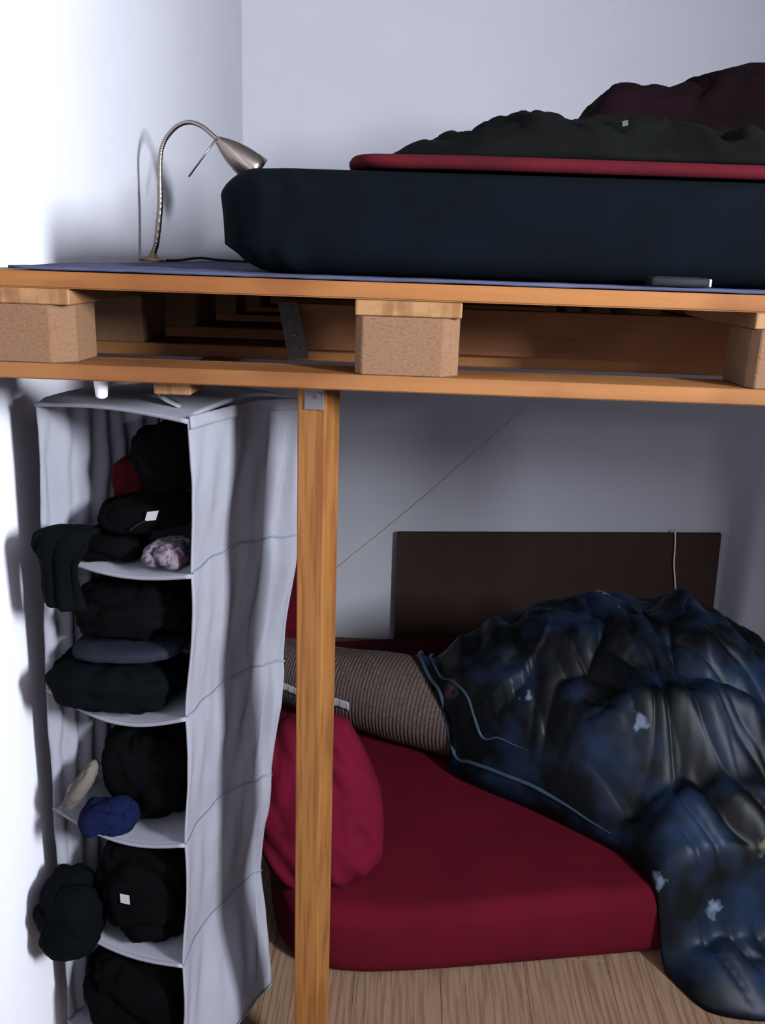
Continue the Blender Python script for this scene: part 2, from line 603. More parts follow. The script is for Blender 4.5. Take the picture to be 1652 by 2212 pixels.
T = 0.12
struct('wall_left', box(ROOM_L-T, ROOM_L, ROOM_F-T, ROOM_B+T, 0, ROOM_H), 'wall')
struct('wall_back', box(ROOM_L, ROOM_R, ROOM_B, ROOM_B+T, 0, ROOM_H), 'wall')
struct('wall_front', box(ROOM_L, ROOM_R, ROOM_F-T, ROOM_F, 0, ROOM_H), 'wall')
b = bmesh.new()
for a in ((ROOM_F-T, WIN_Y0, 0, ROOM_H), (WIN_Y1, ROOM_B+T, 0, ROOM_H), (WIN_Y0, WIN_Y1, 0, WIN_Z0), (WIN_Y0, WIN_Y1, WIN_Z1, ROOM_H)):
    add_box(b, ROOM_R, ROOM_R+T, a[0], a[1], a[2], a[3])
struct('wall_right', b, 'wall')
struct('ceiling', box(ROOM_L-T, ROOM_R+T, ROOM_F-T, ROOM_B+T, ROOM_H, ROOM_H+0.1), 'ceiling')
fl = struct('floor', box(ROOM_L-T, ROOM_R+T, ROOM_F-T, ROOM_B+T, -0.1, -0.006), 'joint')
# laminate boards, running from the window side to the back wall
PW, PL = 0.19, 1.30
me = None
x = ROOM_L
ci = 0
while x < ROOM_R-0.01:
    w = min(PW, ROOM_R-x)
    y = ROOM_F-(0.0, 0.52, 0.9, 0.3)[ci % 4]
    while y < ROOM_B-0.02:
        y0, y1 = max(y, ROOM_F), min(y+PL, ROOM_B)
        if y1-y0 > 0.05:
            if w == PW and y1-y0 > PL-1e-6 and me is not None:
                o = bpy.data.objects.new('floor_board', me)
                COL.objects.link(o)
                o.parent = fl
                o.location = Vector((x+PW/2, (y0+y1)/2, -0.006))-wloc(fl)
            else:
                o = obj('floor_board', box(x+0.0004, x+w-0.0004, y0+0.0004, y1-0.0004, -0.006, 0.0, 0.0004), 'floor', fl)
                if w == PW and y1-y0 > PL-1e-6: me = o.data
        y += PL
    x += PW
    ci += 1

# window in the right-hand wall
wn = bpy.data.objects.new('window_1', None); COL.objects.link(wn)
wn.location = (ROOM_R+0.06, (WIN_Y0+WIN_Y1)/2, WIN_Z0); wn['kind'] = 'structure'
b = bmesh.new()
for a in ((WIN_Y0, WIN_Y0+0.05, WIN_Z0, WIN_Z1), (WIN_Y1-0.05, WIN_Y1, WIN_Z0, WIN_Z1),
          (WIN_Y0+0.05, WIN_Y1-0.05, WIN_Z0, WIN_Z0+0.05), (WIN_Y0+0.05, WIN_Y1-0.05, WIN_Z1-0.05, WIN_Z1)):
    add_box(b, ROOM_R+0.04, ROOM_R+0.10, a[0], a[1], a[2], a[3])
obj('window_frame', b, 'white_plastic', wn)
obj('window_pane', box(ROOM_R+0.07, ROOM_R+0.076, WIN_Y0+0.05, WIN_Y1-0.05, WIN_Z0+0.05, WIN_Z1-0.05), 'glass', wn)
obj('window_sill', box(ROOM_R-0.08, ROOM_R+0.04, WIN_Y0-0.04, WIN_Y1+0.04, WIN_Z0-0.025, WIN_Z0, 0.004), 'white_plastic', wn)

# ------------------------------------------------------------------ loft platform of pallets
ZD = 1.5
def pallet(x0, y0, depth, label, front):
    t = thing('wooden_pallet', label, 'pallet', (x0+0.6, y0+depth/2, ZD-0.144), 'pallets of the loft platform')
    L = 1.2
    g = 0.0 if not front else 1.0
    # deck boards
    if depth > 0.7:
        ws, gap = (0.145, 0.10, 0.145, 0.10, 0.145), (0.8-0.635)/4
    else:
        ws, gap = (0.145, 0.10, 0.145), (depth-0.39)/2
    y = y0
    for k, w in enumerate(ws):
        if k == 0 and front:
            # front board: worn, rounded left corner
            pts = [(x0-0.004, y+0.03), (x0+0.002, y+0.010), (x0+0.022, y+0.001), (x0+L, y), (x0+L, y+w), (x0-0.004, y+w)]
            bm = prism(pts, ZD-0.022, ZD)
            bmesh.ops.bevel(bm, geom=bm.edges[:], offset=0.002, segments=2, affect='EDGES')
        else:
            bm = box(x0+0.001, x0+L-0.001, y, y+w, ZD-0.022, ZD-0.0005*k, 0.002)
        obj('deck_board', bm, 'deck', t)
        y += w+gap
    for k, sx in enumerate((0, 0.5275, 1.055)):
        f = (-0.003, 0.004, 0.0)[k] if front else 0
        s = obj('stringer_board', box(x0+sx+0.001, x0+sx+0.144, y0+0.002+f*0.5, y0+depth, ZD-0.0435, ZD-0.0225, 0.0015), 'deck_pale', t)
    rows = ((0, 0.10), (0.3275, 0.145), (0.70, 0.10)) if depth > 0.7 else ((0, 0.10), (depth-0.1, 0.1))
    for k, sx in enumerate((0, 0.5275, 1.055)):
        for r, (by, bd) in enumerate(rows):
            a0, a1, c0, c1 = x0+sx+0.002, x0+sx+0.143, y0+by, y0+by+bd
            if r == 0:
                c = (0.028, 0.023, 0.023)[k]
                pts = [(a0, c0+0.012), (a0+0.010, c0), (a1-c, c0), (a1, c0+c*0.85), (a1, c1), (a0, c1)]
            else:
                pts = [(a0, c0), (a1, c0), (a1, c1), (a0, c1)]
            bm = prism(pts, ZD-0.122, ZD-0.044)
            bmesh.ops.bevel(bm, geom=bm.edges[:], offset=0.0015, segments=1, affect='EDGES')
            obj('block', bm, 'block', t)
    for r, (by, bd) in enumerate(rows):
        obj('skid_board', box(x0+0.001, x0+L-0.001, y0+by+(0.001 if r else -0.002), y0+by+bd, ZD-0.144, ZD-0.1222, 0.002), 'skid', t)
    return t

pal = pallet(0, 0, 0.8, 'orange pine pallet carried by the square wooden post', True)
pallet(0, 0.802, 0.8, 'pallet in the middle of the loft platform, hidden behind the front one', False)
pallet(0, 1.604, 0.56, 'short cut pallet of the loft platform against the back wall', False)
pallet(1.203, 0, 0.8, 'pallet at the right end of the loft platform under the dark blankets', False)
pallet(1.203, 0.802, 0.8, 'middle pallet of the loft platform beneath the burgundy duvet', False)
pallet(1.203, 1.604, 0.56, 'short cut pallet in the far corner of the loft platform', False)
# board screwed in front of the middle blocks, inside the front pallet, and a perforated strap
fb = obj('facing_board', box(0.395, 1.195, 0.304, 0.3265, ZD-0.1218, ZD-0.046, 0.0015), 'face_board', pal)
fb['label'] = 'brown board set inside the pallet gap'
def strapf(u, v):
    z = ZD-0.045-u*0.082
    return Vector((0.380+0.033*v+0.030*u, 0.298-0.085*u, z))
bm = sheet(14, 4, strapf, 0.002)
st = obj('perforated_strap', bm, 'steel', pal)
st['label'] = 'grey perforated metal strap slanting inside the pallet'
bm = bmesh.new()
for k in range(4):
    u = 0.12+0.24*k
    p = strapf(u, 0.5)
    tube([p+Vector((0, -0.0018, -0.001)), p+Vector((0, 0.0005, 0.0))], 0.0045, 10, bm)
obj('strap_hole', bm, 'joint', st)

# ledger on the back wall and posts carry the platform
tag(obj('wall_ledger', box(0.0, 2.40, 2.12, 2.198, 1.256, 1.356, 0.002), 'skid'),
    'pine ledger beam along the back wall under the pallets', 'beam')
def post(x, y, label, rz):
    t = thing('bed_post', label, 'post', (x, y, 0), 'posts of the loft bed')
    R = ((rz), (x, y, 0))
    obj('timber', box(x-0.0215, x+0.0215, y-0.038, y+0.038, 0, 1.356, 0.0025, 2, R), 'post', t)
    # galvanised bracket at the head
    bk = bmesh.new()
    add_box(bk, x-0.010, x+0.0195, y-0.0405, y-0.0383, 1.318, 1.355, 0.0005, 1, R)
    bo = obj('bracket', bk, 'steel', t)
    b2 = tube([Vector((x+0.012, y-0.0402, 1.340)), Vector((x+0.012, y-0.044, 1.340))], 0.004, 8)
    bmesh.ops.rotate(b2, cent=Vector((x, y, 0)), matrix=Matrix.Rotation(rz, 3, 'Z'), verts=b2.verts[:])
    obj('bolt', b2, 'steel', bo)
    return t
post(0.4725, 0.096, 'square honey-coloured pine post beside the white hanging shelf', -0.19)
post(2.30, 0.092, 'pine post under the far right end of the pallets', 0)

# hanging batten and white peg under the front skid
tag(obj('batten', box(0.245, 0.298, 0.03, 0.40, 1.336, 1.3558, 0.002), 'deck_pale'),
    'short pale wood batten fixed beneath the pallet above the hanging shelf', 'batten')
bm = tube([Vector((0.162, 0.055, z)) for z in (1.3555, 1.350, 1.335, 1.326, 1.323)], lambda t: interp(t, [0, .2, .7, .95, 1], [.012, .0105, .0085, .007, .004]), 16)
tag(obj('white_peg', bm, 'white_plastic', None, True), 'small white plastic peg under the pallet edge', 'peg')

# ------------------------------------------------------------------ upper bed
def coverf(u, v):
    x = 0.062+2.31*u-0.05*min(1, v*2); y = 0.006+2.10*v
    near = math.exp(-((x-0.18)**2/0.02+(y-0.30)**2/0.05))
    z = ZD+0.0035+0.006*near*max(0, fbm((x, y, 0), 14, 2)+0.35)+0.0008*fbm((x, y, 0), 30, 5)
    return Vector((x, y, z))
tag(obj('bed_cloth', sheet(110, 80, coverf, 0.004), 'cover', None, True),
    'thin blue-grey cloth spread over the pallet deck', 'cloth')

# the loft mattress in its tight navy sheet
def msag(x, y, z, fr):
    k = fbm((x, y, z), 5, 3)
    z2 = z
    wx = 0.0
    # left end: bulges, drawn in at the foot where the sheet is tucked
    if fr == 1 and x < -0.6:
        t = (z-1.508)/0.137
        dx = interp(t, [0, 0.12, 0.32, 0.7, 1], [0.045, 0.028, 0.0, 0.004, 0.018])
        wx = dx*interp(-x, [0.6, 0.74], [0, 1])
        # tuck folds at the corner
        wx += 0.006*math.sin((y*40)+z*30)*interp(abs(y), [0.7, 0.93], [0, 1])
    yy = y
    if fr == 1 and y < -0.9:
        fold = math.exp(-((x+0.62+(z-1.57)*0.45)/0.016)**2)+0.8*math.exp(-((x+0.56+(z-1.57)*0.5)/0.012)**2)
        yy = y-0.007*fold+0.004*k
    return z2+(0.002*k if z > 1.6 else 0), x+wx, yy
mt = obj('mattress', slab(1.030, 1.05, 1.42, 1.99, ZD+0.0075, ZD+0.145, 0, 0.036, sag=msag, ex=0.09), 'mattress', None, True)
tag(mt, 'thick mattress in a tight dark navy sheet on the pallets', 'mattress')

# burgundy blanket spread on the mattress, its rolled edge to the front
def bsag(x, y, z, fr):
    k = fbm((x, y, 0), 6, 9)
    return z+(0.003*k if z > ZD+0.15 else 0), x+(0.006*fbm((y, z, 0), 12, 4) if x < 0 else 0), y
tag(obj('blanket', slab(1.103, 1.02, 1.20, 1.88, ZD+0.1500, ZD+0.1690, 0, 0.0095, sag=bsag, ex=0.10), 'burgundy', None, True),
    'flat burgundy blanket with a rounded edge on the navy mattress', 'blanket')

ZB = ZD+0.1725
def H_A(x, y):
    return interp(x, [0.53, 0.56, 0.60, 0.665, 0.73, 0.775, 0.80, 0.84, 0.90, 1.0, 1.15, 1.35, 1.55],
                  [0.02, 0.040, 0.047, 0.049, 0.076, 0.102, 0.092, 0.078, 0.070, 0.066, 0.065, 0.05, 0.04])
def W_A(x, y, r):
    return 1.5*(0.014*(crease((x+0.2*y, y*0.7, 0), 7, 1, 6)+0.35)+0.008*(crease((x, y, 0.3), 13, 5, 6)+0.35)+0.008*fbm((x, y, 0), 14, 2))
ol = [(0.54, 0.32), (0.60, 0.16), (0.80, 0.13), (1.05, 0.13), (1.35, 0.14), (1.58, 0.18), (1.64, 0.40), (1.45, 0.58), (1.1, 0.66), (0.8, 0.68), (0.58, 0.55)]
RA = []
du = tag(obj('duvet', heap((1.05, 0.40), ol, lambda x, y: ZB, H_A, W_A, 3.4, 0.55, 300, 90, keep=RA), 'charcoal', None, True),
    'crumpled charcoal duvet heaped on the burgundy blanket', 'duvet')
# care label sewn to the duvet
lv = min((v for r_ in RA for v in r_), key=lambda v: (v.x-0.908)**2+(v.y-0.19)**2)
bm = sheet(5, 4, lambda u, v: Vector((lv.x-0.014+0.008*u, lv.y-0.006+0.006*v, lv.z-0.007+0.008*v+0.002*u)), 0.0012)
lb = obj('care_label', bm, 'beige_cloth', du); lb['label'] = 'tiny white care label'
def H_B(x, y):
    return interp(x, [0.86, 0.92, 0.95, 0.975, 1.00, 1.10, 1.14, 1.20, 1.30, 1.6, 1.75],
                  [0.125, 0.150, 0.172, 0.200, 0.215, 0.212, 0.225, 0.245, 0.256, 0.26, 0.2])
def W_B(x, y, r):
    return 0.024*(crease((x, y, 0), 5, 4, 6)+0.3)+0.010*(crease((x, y, 0), 11, 9, 6)+0.3)+0.008*fbm((x, y, 0), 12, 7)
ol = [(0.88, 0.90), (0.90, 0.72), (1.05, 0.70), (1.30, 0.68), (1.58, 0.62), (1.68, 0.80), (1.68, 1.2), (1.5, 1.5), (1.2, 1.5), (0.95, 1.25)]
tag(obj('duvet', heap((1.28, 1.02), ol, lambda x, y: ZB, H_B, W_B, 9, 0.5), 'burgundy_dark', None, True),
    'tall dark burgundy duvet piled behind the charcoal one', 'duvet')

# handset lying on the deck in front of the mattress
ph = thing('phone', 'black mobile phone lying on the cloth before the navy mattress', 'phone', (0.957, 0.03, ZD+0.0065))
obj('phone_body', box(0.918, 0.994, 0.0145, 0.0475, ZD+0.0066, ZD+0.0190, 0.004, 3), 'black_plastic', ph, True)
obj('phone_end_cap', box(0.994, 0.998, 0.016, 0.046, ZD+0.0075, ZD+0.0180, 0.0015, 2), 'grey_plastic', ph, True)
obj('phone_screen', box(0.926, 0.982, 0.018, 0.044, ZD+0.0189, ZD+0.0194), 'black_plastic', ph)

# ------------------------------------------------------------------ lamp
LY = 0.86
zc = ZD+0.0066
lp = thing('gooseneck_lamp', 'brushed metal gooseneck lamp with a bullet shade on the pallet deck', 'lamp', (0.012, LY, zc))
bm = bmesh.new()
prof = [(0.000, 0.0), (0.030, 0.0), (0.0315, 0.002), (0.030, 0.005), (0.016, 0.009), (0.009, 0.013), (0.006, 0.022), (0.0, 0.022)]
def lathe(prof, frame, n=28):
    bm = bmesh.new()
    o, a, b, d = frame
    rings = []
    for r, h in prof:
        if r < 1e-6:
            rings.append([bm.verts.new(o+d*h)])
        else:
            rings.append([bm.verts.new(o+d*h+(a*math.cos(2*math.pi*k/n)+b*math.sin(2*math.pi*k/n))*r) for k in range(n)])
    for i in range(len(rings)-1):
        A, B = rings[i], rings[i+1]
        for k in range(n):
            j = (k+1) % n
            if len(A) == 1 and len(B) == 1: continue
            if len(A) == 1: bm.faces.new((A[0], B[k], B[j]))
            elif len(B) == 1: bm.faces.new((A[k], A[j], B[0]))
            else: bm.faces.new((A[k], A[j], B[j], B[k]))
    return bm
X, Y, Z = Vector((1, 0, 0)), Vector((0, 1, 0)), Vector((0, 0, 1))
obj('base', lathe(prof, (Vector((0.012, LY, zc)), X, Y, Z)), 'brass', lp, True)
goose = [(0.013, zc+0.018), (0.021, 1.551), (0.031, 1.621), (0.033, 1.669), (0.036, 1.727), (0.043, 1.754), (0.057, 1.775), (0.078, 1.793), (0.103, 1.800), (0.128, 1.793), (0.148, 1.779), (0.164, 1.766)]
gp = smooth_path([(x, LY, z) for x, z in goose], 150)
# ribbed flexible neck: fine coils
obj('gooseneck', tube(gp, lambda t: (0.0064 if t < 0.28 else 0.0048)+0.0004*math.sin(t*150*2.1), 12), 'nickel', lp, True)
d = Vector((0.086, 0.022, -0.064)).normalized()
a = d.orthogonal().normalized(); b = d.cross(a)
Ls = 0.108
prof = [(0.0, -0.004), (0.008, -0.003), (0.0105, 0.004), (0.016, 0.015), (0.024, 0.036), (0.030, 0.062), (0.0335, 0.090), (0.0345, Ls), (0.0325, Ls), (0.0315, 0.09), (0.028, 0.062), (0.022, 0.036), (0.0, 0.030)]
sh_ = obj('lamp_shade', lathe(prof, (Vector((0.164, LY, 1.766)), a, b, d), 40), 'nickel', lp, True)
bm = blob(Vector((0.164, LY, 1.766))+d*0.062, (0.014, 0.014, 0.014), 1, 1, 0, 1, 1, 20, 12)
obj('bulb', bm, 'white_plastic', sh_, True)
obj('switch_rod', tube([Vector((0.163, LY-0.008, 1.768)), Vector((0.13, LY-0.010, 1.726)), Vector((0.100, LY-0.010, 1.688))], 0.0022, 8), 'nickel', lp, True)
cbl = smooth_path([(0.042, LY, zc+0.003), (0.075, LY-0.02, zc+0.004), (0.11, LY+0.03, zc+0.010), (0.15, LY+0.10, zc+0.006), (0.22, LY+0.16, zc+0.004)], 30)
obj('cable', tube(cbl, 0.0028, 8), 'black_plastic', lp, True)

# ------------------------------------------------------------------ white hanging shelf with clothes
og = thing('hanging_organizer', 'white fabric hanging shelf with five compartments of clothes under the pallets', 'organizer', (0.2, 0.15, 0.08))
LV = [1.30, 1.061, 0.809, 0.575, 0.334, 0.10]
RP = [[(0.289, 0.044), (0.316, 0.119), (0.349, 0.200), (0.392, 0.235), (0.432, 0.250)],
      [(0.286, 0.050), (0.297, 0.127), (0.330, 0.206), (0.378, 0.248), (0.418, 0.262)],
      [(0.266, 0.066), (0.280, 0.131), (0.306, 0.210), (0.345, 0.262), (0.391, 0.290)],
      [(0.259, 0.060), (0.267, 0.133), (0.297, 0.212), (0.340, 0.252), (0.370, 0.280)],
      [(0.250, 0.052), (0.258, 0.140), (0.287, 0.213), (0.318, 0.280), (0.342, 0.310)],
      [(0.242, 0.045), (0.264, 0.085), (0.320, 0.155), (0.345, 0.215), (0.370, 0.260)]]
LP = []
for f_, b_ in (((0.028, 0.138), (0.165, 0.322)), ((0.018, 0.141), (0.156, 0.324)), ((0.008, 0.143), (0.142, 0.326)),
               ((0.002, 0.144), (0.130, 0.328)), ((-0.001, 0.145), (0.120, 0.328)), ((-0.004, 0.145), (0.112, 0.326))):
    LP.append([(f_[0]+(b_[0]-f_[0])*k/4, f_[1]+(b_[1]-f_[1])*k/4) for k in range(5)])
def panel_pt(TAB, u, v):
    """u along the depth, v down the height"""
    k = min(int(v*5), 4); t = v*5-k
    def row(k):
        return [Vector((x, y, 0)) for x, y in TAB[k]]
    def along(r, u):
        m = len(r)-1
        i = min(int(u*m), m-1); s = u*m-i
        P = [2*r[0]-r[1]]+r+[2*r[-1]-r[-2]]
        a, b_, c, d_ = P[i], P[i+1], P[i+2], P[i+3]
        return 0.5*((2*b_)+(c-a)*s+(2*a-5*b_+4*c-d_)*s*s+(3*b_-a-3*c+d_)*s**3)
    a, b_ = along(row(k), u), along(row(k+1), u)
    ts = t*t*(3-2*t)
    p = a*(1-ts)+b_*ts
    p.z = LV[k]*(1-t)+LV[k+1]*t
    return p
def right_panel(u, v):
    p = panel_pt(RP, u, v)
    t = (v*5) % 1
    bul = 0.004*math.sin(math.pi*t)
    # hanging creases converging on the seams
    cr = 0.0040*math.sin(u*34+2.5*fbm((u*2, v*5, 0), 1.2, 3)+t*2)*math.sin(math.pi*min(t*1.15, 1))*(0.5+0.5*u)
    cr += 0.008*(ridge((u*3.2, v*2.2, 0), 2.2, 6)-0.5)*u*math.sin(math.pi*min(1, v*1.2+0.05))
    return p+Vector((0.9, -0.4, 0))*(bul+cr)
bm = sheet(64, 200, right_panel, 0.003)
rp = obj('side_panel', bm, 'org', og, True)
rp['label'] = 'white outer side panel with horizontal seams'
def left_panel(u, v):
    p = panel_pt(LP, u, v)
    t = (v*5) % 1
    cr = 0.0045*math.sin(u*40+fbm((u, v*4, 0), 2, 8)*2)*(0.4+0.6*math.sin(math.pi*t))
    return p+Vector((0.93, -0.35, 0))*cr
obj('side_panel', sheet(70, 120, left_panel, 0.003), 'org_in', og, True)
def back_panel(u, v):
    a = panel_pt(LP, 1, v); b_ = panel_pt(RP, 1, v)
    p = a*(1-u)+b_*u
    return p+Vector((0, 0.004*math.sin(u*30+v*3)+0.02*math.sin(math.pi*u), 0))
obj('back_panel', sheet(50, 90, back_panel, 0.003), 'org_in', og, True)
SAG = [0.004, 0.020, 0.034, 0.030, 0.022, 0.02]
for k in range(6):
    def shelf(u, v, k=k):
        a = panel_pt(LP, v, k/5.0 if k < 5 else 0.99999); b_ = panel_pt(RP, v, k/5.0 if k < 5 else 0.99999)
        p = a*(1-u)+b_*u
        p.z = LV[k]-SAG[k]*math.sin(math.pi*u)*(1-0.55*v)
        if k == 0: p.z += 0.012*math.sin(math.pi*u)+0.012*math.sin(math.pi*v)
        # rolled hem on the front edge
        if v < 0.04: p.z -= 0.004
        return p
    nm = 'top_panel' if k == 0 else 'shelf_panel'
    so = obj(nm, sheet(40, 28, shelf, 0.006), 'org_in', og, True)
    # front hem
    hm = [shelf(i/24, 0.0) for i in range(25)]
    obj('hem', tube(hm, 0.0038, 8), 'org_in' if k == 0 else 'org', so, True)
# seam piping on the side panel
for k in range(6):
    pts = [right_panel(i/30, min(k/5.0, 0.9999))+Vector((0.0030, -0.0012, 0.002*math.sin(i*0.9+k))) for i in range(31)]
    obj('seam_piping', tube(pts, 0.0016, 6), 'piping', og, True)
# top hem band on the side panel
bm = sheet(40, 5, lambda u, v: right_panel(u, v*0.016)+Vector((0.0035, -0.0015, 0.004)), 0.003)
obj('top_hem', bm, 'org', og, True)
# two hanging loops up to the batten
for yy in (0.09, 0.24):
    lo = smooth_path([(0.268, yy, 1.31), (0.240, yy, 1.325), (0.238, yy, 1.352)], 8)
    bm = sheet(8, 3, lambda u, v, lo=lo: lo[min(7, int(round(u*7)))]+Vector((0, (v-0.5)*0.025, 0)), 0.002)
    obj('hanging_loop', bm, 'org_in', og, True)

def xat(TAB, y, z, left):
    v = min(0.9999, max(0, interp_lin(z)))
    k = min(int(v*5), 4); t = v*5-k; t = t*t*(3-2*t)
    row = [(a[0]*(1-t)+b_[0]*t, a[1]*(1-t)+b_[1]*t) for a, b_ in zip(TAB[k], TAB[k+1])]
    if y < row[0][1]: return None
    for (x0, y0), (x1, y1) in zip(row, row[1:]):
        if y <= y1: return x0+(x1-x0)*(y-y0)/(y1-y0)
    return row[-1][0]
def interp_lin(z):
    for k in range(5):
        if z >= LV[k+1]: return (k+(LV[k]-z)/(LV[k]-LV[k+1]))/5
    return 1
def fit(bm, k):
    """keep a garment inside its compartment k (1 = top); what overhangs the front edge stays free"""
    for v in bm.verts:
        c = v.co
        c.y = min(c.y, 0.285)
        i = min(4, int(min(0.9999, interp_lin(c.z))*5))
        fl_, fr_ = LP[i][0], RP[i][0]
        ye = fl_[1]+(fr_[1]-fl_[1])*(c.x-fl_[0])/(fr_[0]-fl_[0])
        xr = xat(RP, c.y, c.z, False)
        if xr is not None: c.x = min(c.x, xr-0.016)
        xl = xat(LP, c.y, c.z, True)
        if xl is not None: c.x = max(c.x, xl+0.010)
        c.x = max(c.x, ROOM_L+0.006)
        if c.y > ye-0.004:
            x0_ = xl if xl is not None else fl_[0]
            x1_ = xr if xr is not None else fr_[0]
            u = min(1, max(0, (c.x-x0_)/(x1_-x0_)))
            vv = min(1, max(0, (c.y-ye)/0.19))
            zf = LV[k]-SAG[k]*math.sin(math.pi*u)*(1-0.55*vv)+0.0025
            if c.z < zf: c.z = zf
            if c.z > LV[k-1]-SAG[k-1]-0.006: c.z = LV[k-1]-SAG[k-1]-0.006
    return bm

GR = 'clothes stuffed in the hanging shelf'
def garment(name, label, cat, bm, mat):
    return tag(obj(name, bm, mat, None, True), label, cat, GR)
s1, s2, s3, s4, s5 = [z+0.0 for z in (1.055, 0.795, 0.565, 0.325, 0.095)]
g = garment('rolled_sweater', 'round black bundled sweater at the top of the hanging shelf', 'sweater',
        fit(blob((0.236, 0.182, 1.216), (0.066, 0.080, 0.062), 0.85, 0.85, 0.10, 13, 1.3), 1), 'black_cloth')
garment('red_shirt', 'dark red shirt squeezed behind the black bundle in the hanging shelf', 'shirt',
        fit(blob((0.146, 0.232, 1.150), (0.030, 0.034, 0.045), 0.8, 0.8, 0.14, 16, 2.1), 1), 'red_cloth')
g2 = garment('black_trousers', 'black folded trousers with a white tag on the top shelf', 'trousers',
        fit(blob((0.192, 0.158, 1.128), (0.080, 0.056, 0.026), 0.7, 0.7, 0.14, 15, 3.3, tilt=(0, -0.12, 0)), 1), 'black_cloth')
tg = obj('tag', sheet(4, 4, lambda u, v: Vector((0.204+0.018*u+0.006*v, 0.094-0.003*v, 1.128+0.016*v+0.003*u)), 0.001), 'tag', g2)
tg['label'] = 'white paper tag'
obj('tag_string', tube([Vector((0.180, 0.096, 1.112)), Vector((0.193, 0.094, 1.122)), Vector((0.206, 0.092, 1.130))], 0.0013, 6), 'slate_cloth', g2)
garment('patterned_top', 'lilac and dark patterned top beside the white side panel', 'top',
        fit(blob((0.234, 0.100, 1.078), (0.038, 0.036, 0.021), 0.75, 0.75, 0.2, 20, 4.2), 1), 'print')
garment('folded_shirt', 'black folded shirt lying under the tagged trousers', 'shirt',
        fit(blob((0.130, 0.158, 1.071), (0.056, 0.056, 0.023), 0.7, 0.7, 0.12, 15, 5.0, layers=2), 1), 'black_cloth')
# sleeve hanging out over the shelf front
pp = smooth_path([(0.090, 0.132, 1.096), (0.083, 0.114, 1.102), (0.074, 0.092, 1.097), (0.070, 0.082, 1.070), (0.073, 0.081, 1.030), (0.077, 0.082, 0.985)], 40)
def sleeve(u, v):
    p = pp[min(39, int(round(u*39)))]
    w = interp(u, [0, 0.3, 0.5, 0.7, 1], [0.07, 0.082, 0.086, 0.060, 0.062])
    k = math.sin(math.pi*v)
    off = Vector((0, -0.014*k-0.004*math.sin(v*17+u*5), 0.010*k*(1-u)))
    q = p+Vector(((v-0.5)*w, 0, -0.012*(v-0.5)*u))+off+Vector((0.004*fbm((u, v, 0), 4, 2), 0, 0))
    q.x = max(q.x, ROOM_L+0.006)
    return q
garment('hanging_jacket', 'dark jacket sleeve hanging out over the top shelf edge', 'jacket', sheet(40, 22, sleeve, 0.009), 'navy_cloth')
g = garment('folded_jumper', 'black folded jumper, upper one on the second shelf', 'jumper',
        fit(blob((0.168, 0.168, 0.965), (0.094, 0.085, 0.046), 0.6, 0.65, 0.12, 14, 6.1, layers=3, tilt=(0, -0.12, 0)), 2), 'black_cloth')
garment('slate_cardigan', 'slate grey cardigan folded flat in the middle of the second shelf pile', 'cardigan',
        fit(blob((0.158, 0.155, 0.899), (0.094, 0.078, 0.012), 0.5, 0.6, 0.10, 14, 7.4, tilt=(0, -0.06, 0)), 2), 'slate_cloth')
garment('dark_coat', 'bulky dark navy coat at the bottom of the second shelf', 'coat',
        fit(blob((0.134, 0.148, 0.838), (0.112, 0.085, 0.045), 0.75, 0.75, 0.10, 12, 8.2, layers=2), 2), 'navy_cloth')
garment('black_hoodie', 'large black hoodie filling the third shelf', 'hoodie',
        fit(blob((0.183, 0.182, 0.660), (0.084, 0.082, 0.094), 0.75, 0.7, 0.10, 12, 9.1, tilt=(0, 0.1, 0)), 3), 'black_cloth')
garment('beige_scarf', 'beige scarf poking out of the third shelf', 'scarf',
        fit(blob((0.066, 0.114, 0.638), (0.014, 0.028, 0.052), 0.8, 0.8, 0.15, 22, 10.3, tilt=(0, 0.55, 0)), 3), 'beige_cloth')
garment('blue_shirt', 'royal blue shirt at the front of the third shelf', 'shirt',
        fit(blob((0.122, 0.085, 0.602), (0.050, 0.034, 0.028), 0.75, 0.75, 0.12, 18, 11.6, tilt=(0, -0.1, 0)), 3), 'blue_cloth')
g4 = garment('black_sweatshirt', 'black sweatshirt with a grey label on the fourth shelf', 'sweatshirt',
        fit(blob((0.172, 0.165, 0.432), (0.086, 0.085, 0.106), 0.65, 0.65, 0.10, 14, 12.2), 4), 'black_cloth')
tg = obj('label', sheet(4, 4, lambda u, v: Vector((0.140+0.016*u, 0.0700-0.001*v, 0.440+0.019*v-0.003*u)), 0.001), 'tag', g4)
tg['label'] = 'small grey woven label'
garment('dark_parka', 'dark bundled parka bulging out of the fourth shelf towards the wall', 'parka',
        fit(blob((0.036, 0.098, 0.388), (0.058, 0.060, 0.078), 0.85, 0.85, 0.10, 12, 13.4), 4), 'navy_cloth')
garment('black_jeans', 'black jeans heaped on the lowest shelf', 'jeans',
        fit(blob((0.150, 0.160, 0.190), (0.104, 0.085, 0.102), 0.7, 0.7, 0.10, 12, 14.6), 5), 'black_cloth')

